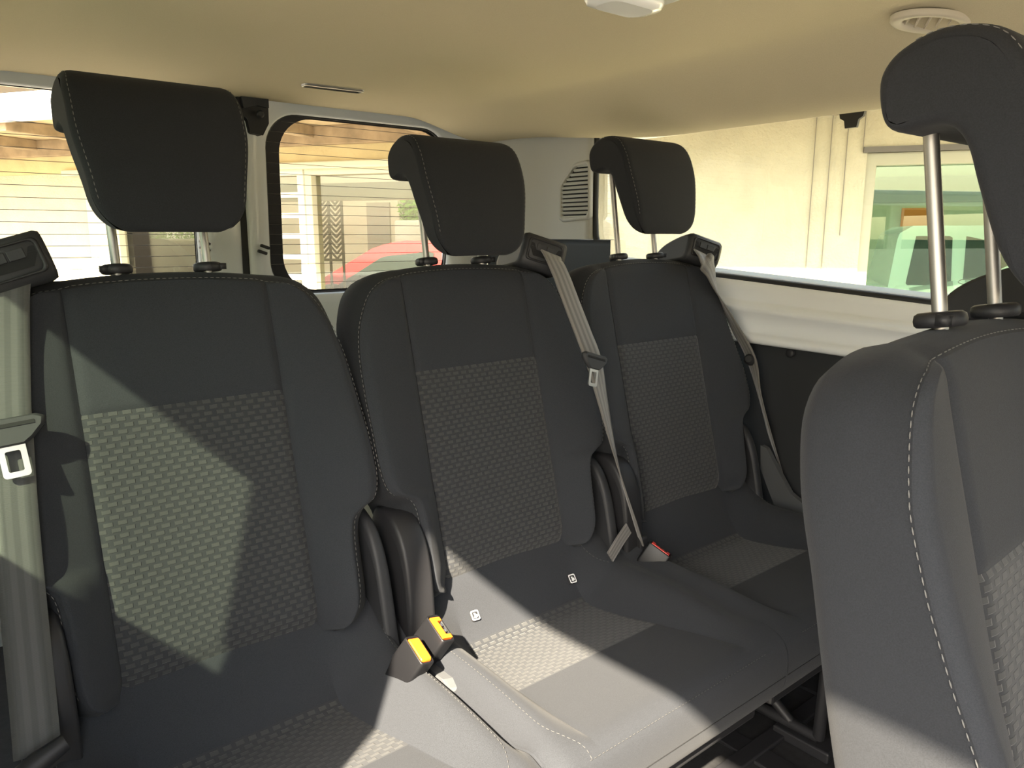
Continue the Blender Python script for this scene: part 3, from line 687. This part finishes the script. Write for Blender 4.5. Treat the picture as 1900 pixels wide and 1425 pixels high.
# ---------------------------------------------------------------- belts
def ribbon(pts, dirs, wid, th=.0014, n=6):
    P = catmull(pts, n); D = catmull(dirs, n); L = 0; front, back, uf = [], [], []
    for i, (p, d) in enumerate(zip(P, D)):
        if i: L += (p - P[i - 1]).length
        t = (P[min(i + 1, len(P) - 1)] - P[max(i - 1, 0)]).normalized(); d = (d - t * d.dot(t)).normalized(); nn_ = d.cross(t).normalized()
        ks = [-.5, -.25, 0, .25, .5]
        front.append([p + d * (wid * k) + nn_ * th for k in ks]); back.append([p + d * (wid * k) - nn_ * th for k in reversed(ks)]); uf.append([(k + .5, L) for k in ks])
    m = MB(); m.grid([a + b_ for a, b_ in zip(front, back)], closed=True, uvs=[u + list(reversed(u)) for u in uf])
    return m
def tongue(o, R, parent, scale=1.0):
    """plate across the webbing, metal tongue with a window hanging below. local x = width, y = down, z = out"""
    def L(x, y, z): return o + R @ (V(x, y, z) * scale)
    pl_ = [(-.034, -.004), (-.036, -.012), (-.028, -.016), (.028, -.016), (.036, -.012), (.034, -.004), (.022, .008), (.013, .014), (-.013, .014), (-.022, .008)]
    MB().loops([[L(x * k, y * k, z) for x, y in pl_] for k, z in ((.9, -.004), (1, -.002), (1, .003), (.88, .006))], cap0=True, cap1=True).build('tongue_plate', 'dark_plastic', parent)
    MB().box(L(0, -.0075, .0065), (.05 * scale, .004 * scale, .001), R=R).build('webbing_slot', 'void', parent, smooth=False)
    out = rrect(0, .028, .0125, .019, .004, 4); hole = rrect(0, .030, .0070, .0110, .002, 4)
    MB().loops([[L(x, y, z) for x, y in lp] for lp, z in ((hole, .0005), (out, .0005), (out, .0030), (hole, .0030), (hole, .0005))]).build('metal_tongue', 'steel', parent, smooth=False)
def frame_from(xd, yd):
    xd = xd.normalized(); yd = (yd - xd * yd.dot(xd)).normalized(); z = -xd.cross(yd); return Matrix((xd, yd, z)).transposed()
# middle seat's belt
pts = [at_y(u, v, y) for u, v, y in ((1020, 466, 1.130), (1025, 478, 1.090), (1040, 508, 1.072), (1062, 566, 1.052), (1083, 620, 1.036), (1102, 672, 1.022), (1118, 742, 1.002), (1137, 825, .985), (1157, 903, .972), (1174, 965, .965), (1186, 1004, .962))]
dr = [V(1, 0, -.25)] * 2 + [V(1, 0, -.2)] * 4 + [V(1, .35, -.1), V(.9, .7, 0), V(.7, .9, 0), V(.5, 1, 0), V(.5, 1, 0)]
base = up(pts[-1])
bB = empty('seat_belt', base, 'grey striped seat belt hanging across the right edge of the middle rear seat', 'seat belt', 'rear seat belts')
ribbon([up(p) - base for p in pts], dr, .044).build('webbing', 'webbing', bB)
o_ = up(at_y(1102, 672, 1.012)) - base; R_ = frame_from(V(1, .05, -.30), V(.25, -.12, -1)); tongue(o_, R_, bB)
e1, e2, e3 = [up(at_y(u, v, y)) - base for u, v, y in ((1166, 980, .955), (1150, 1004, .945), (1132, 1034, .935))]
ribbon([e1, e2, e3], [V(.8, 0, -.45)] * 3, .024).build('loose_strap', 'webbing', bB)
MB().box(V(0, 0, -.012), (.02, .03, .05)).build('belt_anchor', 'black_plastic', bB, smooth=False, bevel=.004)
# window seat's belt, mostly edge-on
pts = [at_y(u, v, y) for u, v, y in ((1300, 466, 1.130), (1306, 478, 1.090), (1318, 500, 1.096), (1334, 548, 1.105), (1362, 604, 1.085), (1393, 664, 1.045), (1409, 732, 1.015), (1430, 812, .99), (1450, 880, .97), (1464, 926, .955))]
dr = [V(1, 0, -.25)] * 2 + [V(1, .2, -.2), V(.9, .6, -.2), V(.55, 1, -.1), V(.45, 1, 0), V(.8, .8, 0), V(.8, .8, 0), V(.8, .8, 0), V(.8, .8, 0)]
base = up(pts[-1])
bC = empty('seat_belt', base, 'grey seat belt seen edge-on beside the black wall panel at the window seat', 'seat belt', 'rear seat belts')
ribbon([up(p) - base for p in pts], dr, .044).build('webbing', 'webbing', bC)
MB().lathe(up(at_y(1394, 665, 1.04)) - base - V(.012, 0, 0), (1, .25, -.35), [(.008, 0), (.013, .004), (.013, .020), (.008, .026)]).build('belt_stop', 'black_plastic', bC)
MB().box(V(0, 0, -.014), (.02, .035, .05)).build('belt_anchor', 'black_plastic', bC, smooth=False, bevel=.004)
# near seat's belt at the left picture edge
pts = [at_y(u, v, y) for u, v, y in ((40, 462, 1.150), (22, 482, 1.118), (14, 540, 1.116), (14, 640, 1.104), (16, 760, 1.079), (20, 820, 1.064), (28, 950, 1.031), (44, 1130, .996), (60, 1290, .966), (70, 1400, .940))]
dr = [V(1, 0, .2)] * 2 + [V(1, -.05, 0)] * 8
base = up(pts[-1])
bA = empty('seat_belt', base, 'wide grey-green seat belt with metal tongue at the left picture edge', 'seat belt', 'rear seat belts')
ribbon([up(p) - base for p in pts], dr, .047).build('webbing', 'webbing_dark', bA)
o_ = up(at_y(15, 805, 1.056)) - base; R_ = frame_from(V(1, -.05, .08), V(.03, -.42, -1)); tongue(o_, R_, bA, 1.15)
q = up(at_y(84, 1408, .925)) - base
MB().tube([q + V(-.035, 0, -.014), q + V(-.01, -.004, 0), q + V(.022, 0, .012)], [.010, .013, .010], 10).build('belt_anchor', 'black_plastic', bA)
# ---------------------------------------------------------------- buckles
def buckle(name, u, v, y, axis, longd, label, red, open_slot, group, hgt=.075):
    c = up(at_y(u, v, y)); axis = axis.normalized(); longd = (longd - axis * longd.dot(axis)).normalized(); sh = axis.cross(longd)
    R = Matrix((longd, sh, axis)).transposed()
    e = empty(name, c - axis * hgt, label, 'buckle', group); top = axis * hgt
    def ring(k, z, hx=.026, hy=.0135, r=.005): return [top + R @ V(a * k, b_ * k, z) for a, b_ in rrect(0, 0, hx, hy, r, 4)]
    MB().loops([ring(.72, -hgt), ring(.86, -.055), ring(1, -.040), ring(1, -.002), ring(.97, 0), ring(.86, 0), ring(.84, -.006)], cap0=True).build('buckle_body', 'buckle_black', e)
    if open_slot:
        po = [(-.020, -.0105), (.020, -.0105), (.020, .0105), (.013, .0105), (.013, .001), (-.013, .001), (-.013, .0105), (-.020, .0105)]
        MB().prism([top + R @ V(a, b_, -.004) for a, b_ in po], axis * .005).build('release_button', red, e, smooth=False, bevel=.0012)
        MB().ngon([top + R @ V(a, b_, -.0045) for a, b_ in ((-.013, .001), (.013, .001), (.013, .0105), (-.013, .0105))]).build('slot', 'void', e, smooth=False)
        for s_ in (-.006, .005): MB().box(top + R @ V(s_, .006, -.002), (.005, .004, .004), R=R).build('latch_prong', 'steel', e, smooth=False)
    else:
        MB().loops([[top + R @ V(a * k, b_ * k, z) for a, b_ in rrect(0, 0, .0205, .0105, .003, 4)] for k, z in ((1, -.006), (1, .000), (.92, .0015))], cap1=True).build('release_button', red, e)
    MB().box(top + R @ V(.012, -.0128, -.033), (.0006, .0005, .022), R=R).build('moulded_line', 'grey_plastic', e, smooth=False)
    MB().tube([V(0, 0, 0), -axis * .05, -axis * .10], [.012, .010, .010], 8).build('buckle_stalk', 'black_plastic', e)
    return e
AX = V(.33, -.42, .82)
buckle('seat_belt_buckle', 779, 1205, .865, AX, V(-.05, -.78, -.62), 'black buckle with a plain glowing red-orange button, lower of the sunlit pair', 'orange_red', False, 'seat belt buckles', .085)
buckle('seat_belt_buckle', 818, 1165, .885, AX, V(-.05, -.78, -.62), 'black buckle with a notched orange button, upper of the sunlit pair', 'orange_red', True, 'seat belt buckles', .085)
buckle('seat_belt_buckle', 1226, 1018, .905, V(.42, -.30, .80), V(.30, -.75, -.55), 'black buckle with a pinkish red notched button in shade by the far seat', 'red', True, 'seat belt buckles', .07)

# ================================================================ OUTSIDE
GZ = -1.60
struct(MB().box((2, 2, GZ + H - .05), (60, 60, .1)).build('ground', 'concrete', smooth=False), 'sunlit pale concrete yard around the van', 'ground')
E_ = V(.54, -.842, 0).normalized(); N_ = V(-E_.y * -1, 0, 0); N_ = V(-.842, -.54, 0).normalized(); P0 = V(.66, 7.46, 0)
def at_w(u, v, dep=0):
    d = ray(u, v); q = P0 - N_ * dep; return d * (q.dot(N_) / d.dot(N_))
def tw(u, v=438, dep=0): return (at_w(u, v, dep) - P0).dot(E_)
def zw(u, v, dep=0): return at_w(u, v, dep).z
RW = Matrix((E_, -N_, V(0, 0, 1))).transposed()       # local x along the wall, y into the building
def wbox(m, t0, t1, z0, z1, d0, d1):
    c = P0 + E_ * ((t0 + t1) / 2) - N_ * ((d0 + d1) / 2) + V(0, 0, (z0 + z1) / 2 + H)
    return m.box(c, (t1 - t0, abs(d1 - d0), z1 - z0), R=RW)
ZE = .69; ZL = .462
tA, tB, tC, tD, tE, tF, tG = tw(192), tw(205), tw(480), tw(512), tw(990), tw(1596), tw(2150)
m = MB(); wbox(m, -7, tA, GZ, ZE, 0, .25); wbox(m, tE, tF, GZ, ZE, 0, .25); wbox(m, tG, 13, GZ, ZE, 0, .25)
wbox(m, tF, tG, zw(1700, 281), ZE, 0, .25); wbox(m, tA, tE, GZ, -1.2, 0, .25); wbox(m, tF, tG, GZ, -1.2, 0, .25)
bw = m.build('shop_wall', 'stucco', smooth=False); struct(bw, 'cream stucco wall of the building beside the van', 'wall')
m = MB(); wbox(m, -7, tE + .05, ZL, ZE, -.012, .24); m.build('upper_band', 'upper_wall', bw, smooth=False)
m = MB(); wbox(m, tA - .3, tE + .05, ZL - .02, ZL + .025, -.05, .1); m.build('ledge', 'frame_cream', bw, smooth=False, bevel=.01)
m = MB(); wbox(m, tA - .10, tB + .02, GZ, ZL, -.04, .1); m.build('pilaster', 'frame_cream', bw, smooth=False, bevel=.01)
# eave
m = MB(); wbox(m, -7, 13, ZE + .02, ZE + .06, -.95, .3); ev = m.build('eave', 'soffit', smooth=False); struct(ev, 'timber eave with boarded soffit over the building wall', 'roof')
m = MB(); wbox(m, -7, 13, ZE - .01, ZE + .15, -1.0, -.95); m.build('fascia_board', 'fascia', ev, smooth=False, bevel=.006)
for k in range(22):
    t = -5 + .8 * k; m = MB(); wbox(m, t, t + .07, ZE - .055, ZE + .02, -.95, 0); m.build('rafter', 'wood', ev, smooth=False, bevel=.006)
m = MB(); wbox(m, -7, tE, ZE - .10, ZE + .02, -.06, 0); m.build('wall_plate', 'wood', ev, smooth=False, bevel=.006)
# glazing: window_5 left, window_6 the gridded strip and big pane, window_7 right
def pane(t0, t1, z0, z1, name, matn, fr, label):
    m = MB(); wbox(m, t0, t1, z0, z1, .08, .084); g = m.build(name, matn, smooth=False); struct(g)
    for a, b_, c_, d_ in ((t0 - .06, t0 + .01, z0, z1), (t1 - .01, t1 + .06, z0, z1), (t0 - .06, t1 + .06, z1 - .01, z1 + .07)):
        m = MB(); wbox(m, a, b_, c_, d_, .02, .14); m.build('frame_bar', fr, g, smooth=False, bevel=.006)
    return g
g5 = pane(tB + .05, tC - .06, -1.2, ZL - .09, 'window_5', 'shop_glass', 'frame_cream', '')
g6 = pane(tw(577), tE - .05, -1.2, zw(650, 319), 'window_6', 'shop_glass', 'frame_cream', '')
g8 = pane(tw(480) + .06, tw(555), -1.2, zw(540, 322), 'window_8', 'shop_glass', 'frame_white', '')
for k in range(8):
    zz = zw(545, 361 + 38.5 * k); m = MB(); wbox(m, tw(480), tw(557), zz - .018, zz + .018, .03, .12); m.build('glazing_bar', 'frame_white', g8, smooth=False)
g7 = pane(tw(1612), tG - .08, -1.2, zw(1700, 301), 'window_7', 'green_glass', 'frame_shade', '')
m = MB(); wbox(m, tF - .02, tG + .02, zw(1700, 281), zw(1700, 281) + .03, -.02, .05); m.build('drip_edge', 'iron', g7, smooth=False)
for k, (u, v0, v1) in enumerate(((1515, 228, 526), (1545, 228, 527), (1574, 240, 437), (1606, 224, 283))):
    a = at_w(u, v0, -.012); t0 = (a - P0).dot(E_)
    z0 = zw(u - 10, v1); q = P0 + E_ * t0 + N_ * .012
    tag(MB().tube([up((q.x, q.y, a.z + .3)), up((q.x, q.y, z0))], .0028, 6).build('wall_cable', 'cable'), ['thin dark cable down the cream wall, leftmost of four', 'thin dark cable down the cream wall, second from left', 'short dark cable ending halfway down the cream wall', 'thin dark cable just above the shop window corner'][k], 'cable', 'cables on the cream wall')
# interior hall behind the glazing
HD = 8.5
m = MB(); wbox(m, -6, 13, GZ, 1.4, HD, HD + .1); hb = m.build('hall_back_wall', 'room_wall', smooth=False); struct(hb, 'pale back wall of the room behind the glass', 'wall')
m = MB(); wbox(m, -6, 13, 1.4, 1.45, .25, HD); struct(m.build('hall_ceiling', 'room_wall', smooth=False), 'white ceiling of the room behind the glass', 'ceiling')

m = MB(); wbox(m, -6, 13, .50, .88, HD - .06, HD); m.build('dark_band', 'room_grey', hb, smooth=False)
m = MB(); wbox(m, tw(1668, 438, HD), tw(1742, 438, HD), -.6, zw(1700, 386, HD), HD - .05, HD); m.build('orange_panel', 'room_orange', hb, smooth=False)  # stands in for an orange patch reflected in the green window
M['lamp_on'] = mat('lamp_on', (.9, .9, .88), emit=((1, .95, .85), 9.0))  # glow added to brighten the hall, no known fixture
for k, (t, dd) in enumerate(((2.2, 1.6), (2.2, 4.6), (6.6, 2.4), (7.6, 5.4))):
    m = MB(); wbox(m, t - .7, t + .7, 1.36, 1.395, dd - .3, dd + .3)
    tag(m.build('ceiling_lamp', 'lamp_on', smooth=False, bevel=.004), ['lit ceiling panel behind the gridded shop window, nearer one', 'lit ceiling panel behind the gridded shop window, deeper one', 'lit ceiling panel behind the green window, nearer one', 'lit ceiling panel behind the green window, deeper one'][k], 'lamp', 'ceiling panels of the shop')
# partition with decorative screen and planter behind the big pane
PD = 3.6
m = MB(); wbox(m, tw(430, 438, PD), tw(742, 438, PD), GZ, 1.0, PD, PD + .1); pw = m.build('hall_partition', 'room_wall', smooth=False); struct(pw, 'beige partition wall behind the big shop pane', 'wall')
m = MB(); wbox(m, .2, tw(900, 438, .5), zw(650, 372, .5), zw(650, 340, .5), .45, .55); m.build('grey_beam', 'room_grey', pw, smooth=False)
m = MB(); wbox(m, tw(684, 438, PD), tw(726, 438, PD), GZ, zw(700, 376, PD), PD - .03, PD); m.build('grey_panel', 'room_grey', pw, smooth=False)
SD = .75
t0, t1, t2 = tw(588, 438, SD), tw(612, 438, SD), tw(636, 438, SD); z0, z1 = zw(600, 482, SD), zw(600, 366, SD)
def wp(t, z, d): return P0 + E_ * t - N_ * d + V(0, 0, z + H)
sc_ = empty('decorative_screen', wp((t0 + t2) / 2, GZ, SD), 'tall metal screen with branching leaf pattern behind the shop pane', 'screen'); so_ = sc_.location
def lbar(a, b_, r, name, mt):
    MB().tube([wp(*a, SD) - so_, wp(*b_, SD) - so_], r, 5).build(name, mt, sc_)
for tt in (t0, t1, t2): lbar((tt, GZ), (tt, z1), .012, 'upright', 'iron')
for zz in (z0, z1): lbar((t0, zz), (t2, zz), .012, 'crossbar', 'iron')
for a, b_ in ((t0, t1), (t1, t2)):
    c_ = (a + b_) / 2
    for k in range(11):
        zz = z0 + (z1 - z0) * (k + .2) / 11.6
        for s_ in (-1, 1): lbar((c_, zz), (c_ + s_ * (b_ - a) * .46, zz + .055), .009, 'leaf_bar', 'iron')
def hedge(t0, t1, z0, z1, dep, label, nleaf):
    hg = empty('planter_hedge', wp((t0 + t1) / 2, GZ, dep), label, 'plant', 'planted hedges'); ho = hg.location
    lf = MB()
    for k in range(nleaf):
        c_ = wp(lerp(t0, t1, random.random()), lerp(z0, z1, random.random()), dep + random.uniform(-.13, .13)) - ho
        a_ = V(random.uniform(-1, 1), random.uniform(-1, 1), random.uniform(-1, 1)).normalized(); b_ = a_.orthogonal().normalized()
        lf.ngon([c_ - a_ * .035, c_ + b_ * .016, c_ + a_ * .035, c_ - b_ * .016])
    o_ = lf.build('foliage', 'leaf', hg, smooth=False); o_['kind'] = 'stuff'
    m = MB(); wbox(m, t0 - .03, t1 + .03, GZ, z0 + .02, dep - .16, dep + .14); o_ = m.build('planter_box', 'lamp_white', hg, smooth=False, bevel=.02); o_.data.transform(Matrix.Translation(-ho))
hedge(tw(748, 438, 3.42), tw(800, 438, 3.42), zw(770, 412, 3.42), zw(770, 366, 3.42), 3.42, 'bright green leafy hedge in a white planter behind the big shop pane', 700)
hedge(tw(190, 438, 7.6), tw(400, 438, 7.6), -.35, .22, 7.6, 'long green hedge behind the dark car in the left shop window', 2200)  # leaves added in place of the green reflected in the glass
# ---------------------------------------------------------------- vehicle models behind the glass, all but the red one standing in for reflections
def vehicle(name, label, prof, cab, width, wheels, paint, loc, fwd, windows, scale=1.0, bed=None, mirror=None):
    e = empty(name, loc, label, 'car' if name != 'pickup_truck' else 'truck'); f = fwd.normalized(); sd_v = V(-f.y, f.x, 0)
    def Q(x, y, z): return (f * -x + sd_v * y + V(0, 0, z)) * scale
    pr = resample(catmull([V(a, b_, 0) for a, b_ in prof], 4, closed=True) + [V(*prof[0], 0)], 73)[:-1]; cen = sum(pr, V(0, 0, 0)) / len(pr)
    def sl(k, y): return [Q(cen.x + (q.x - cen.x) * (1 - (1 - k) * .35), y, cen.y + (q.y - cen.y) * k) for q in pr]
    hw_ = width / 2
    MB().loops([sl(.86, -hw_), sl(.95, -hw_ + .02), sl(1, -hw_ + .10), sl(1, hw_ - .10), sl(.95, hw_ - .02), sl(.86, hw_)], cap0=True, cap1=True).build('body', paint, e)
    cb = resample([V(a, b_, 0) for a, b_ in cab] + [V(*cab[0], 0)], 61)[:-1]; zb, zt = min(q.y for q in cb), max(q.y for q in cb)
    def cl_(k, ins): return [Q(q.x, k * (hw_ - .03 - .20 * (q.y - zb) / (zt - zb) - ins), q.y) for q in cb]
    MB().loops([cl_(-1, 0), cl_(-.9, 0), cl_(.9, 0), cl_(1, 0)], cap0=True, cap1=True).build('cabin', paint, e)
    for wd in windows:
        for s_ in (-1, 1):
            def wpnt(x, z, o): return Q(x, s_ * (hw_ - .03 - .20 * (z - zb) / (zt - zb) + o), z)
            wq = resample([V(a, b_, 0) for a, b_ in wd] + [V(*wd[0], 0)], 41)[:-1]
            MB().loops([[wpnt(q.x, q.y, .008) for q in wq], [wpnt(q.x, q.y, -.01) for q in wq]], cap0=True, cap1=True).build('side_window', 'car_glass', e, smooth=False)
    for wx, r in wheels:
        for s_ in (-1, 1):
            wv = MB().lathe(Q(wx, s_ * (hw_ - .18), r), (Q(0, s_, 0)).normalized(), [(r * .98 * scale, 0), (r * scale, .03), (r * scale, .15 * scale), (r * .9 * scale, .19 * scale), (r * .62 * scale, .185 * scale)], 24).build('wheel', 'tyre', e)
            MB().lathe(Q(wx, s_ * (hw_ - .18), r) + Q(0, s_, 0).normalized() * .17 * scale, (Q(0, s_, 0)).normalized(), [(r * .6 * scale, 0), (r * .55 * scale, .02), (r * .1 * scale, .012)], 18).build('hub', 'steel', wv)
    if mirror:
        for s_ in (-1, 1):
            MB().box(Q(mirror[0], s_ * (hw_ + .08), mirror[1]), (.12 * scale, .20 * scale, .15 * scale), R=Matrix((f, sd_v, V(0, 0, 1))).transposed()).build('side_mirror', 'tyre' if paint == 'car_red' else paint, e, smooth=False, bevel=.03)
    return e
CARB = [(.02, .55), (.05, .78), (.35, .90), (1.0, 1.02), (1.6, 1.04), (3.2, 1.04), (4.0, 1.02), (4.15, .85), (4.15, .45), (3.9, .25), (.3, .25), (.08, .35)]
CARC = [(.85, .98), (1.75, 1.50), (2.0, 1.56), (3.1, 1.55), (3.6, 1.45), (4.05, 1.0)]
CWIN = [[(1.25, 1.05), (1.85, 1.42), (2.35, 1.47), (2.35, 1.05)], [(2.45, 1.05), (2.45, 1.47), (3.1, 1.46), (3.5, 1.35), (3.6, 1.06)]]
gz = GZ + H
def wloc(u, dep, dx=0): q = P0 + E_ * (tw(u, 438, dep) + dx) - N_ * dep; return V(q.x, q.y, gz)
vehicle('red_car', 'red hatchback parked behind the big shop pane', CARB, CARC, 1.7, [(.8, .31), (3.35, .31)], 'car_red', wloc(752, 2.3, -1.75), -E_, CWIN, mirror=(1.45, 1.10))
vehicle('white_van', 'white tall-bonnet vehicle whose front wing shows low in the green window', CARB, CARC, 1.7, [(.8, .31), (3.35, .31)], 'car_white', wloc(1592, 1.8), -E_, CWIN, scale=1.26, mirror=(1.35, 1.14))
vehicle('dark_car', 'dark grey car deep behind the left shop window', CARB, CARC, 1.7, [(.8, .31), (3.35, .31)], 'car_dark', wloc(560, 5.4), E_, CWIN, mirror=(1.45, 1.10))
TRB = [(.02, .55), (.05, .90), (.3, 1.02), (1.1, 1.10), (2.6, 1.14), (2.75, 1.10), (4.8, 1.08), (4.9, .9), (4.9, .55), (4.6, .42), (.3, .42), (.05, .45)]
TRC = [(1.05, 1.06), (1.65, 1.62), (1.85, 1.70), (2.55, 1.70), (2.68, 1.62), (2.76, 1.06)]
TWIN = [[(1.35, 1.12), (1.75, 1.52), (2.08, 1.60), (2.10, 1.12)], [(2.20, 1.12), (2.20, 1.60), (2.52, 1.60), (2.60, 1.12)]]
vehicle('pickup_truck', 'white pickup truck with dark side window, behind the green window', TRB, TRC, 1.75, [(.95, .36), (3.9, .36)], 'car_white', wloc(1640, 4.6, 2.72), E_, TWIN, mirror=(1.35, 1.15))
# side bracket that takes the window seat's belt
q0 = [at_x(u, v, 1.600) for u, v in ((1411, 826), (1422, 832), (1446, 878), (1466, 915), (1500, 944), (1502, 966), (1462, 958), (1436, 936), (1424, 905), (1411, 870))]
MB().prism([V(p.x - XD3, p.y - YS, p.z + H) for p in q0], V(.014, 0, 0)).build('side_bracket', 'grey_plastic', sC, smooth=False, bevel=.004)

# etched maker's mark low in the side window glass
def etch(u, v): q = at_x(u, v, 1.674); return up(q)
for lp in ([etch(1795 + 17 * math.cos(k / 24 * 2 * math.pi), 523 + 5 * math.sin(k / 24 * 2 * math.pi)) for k in range(24)],):
    MB().tube(lp, .0007, 4, closed=True).build('etched_mark', 'etch', w1)
for a, b_, v in ((1778, 1806, 533), (1776, 1808, 540), (1784, 1804, 546)):
    MB().dashes([etch(a + (b_ - a) * k / 6, v + (k % 2) * 1.2) for k in range(7)], .006, .003, .0006).build('etched_mark', 'etch', w1)['kind'] = 'stuff'
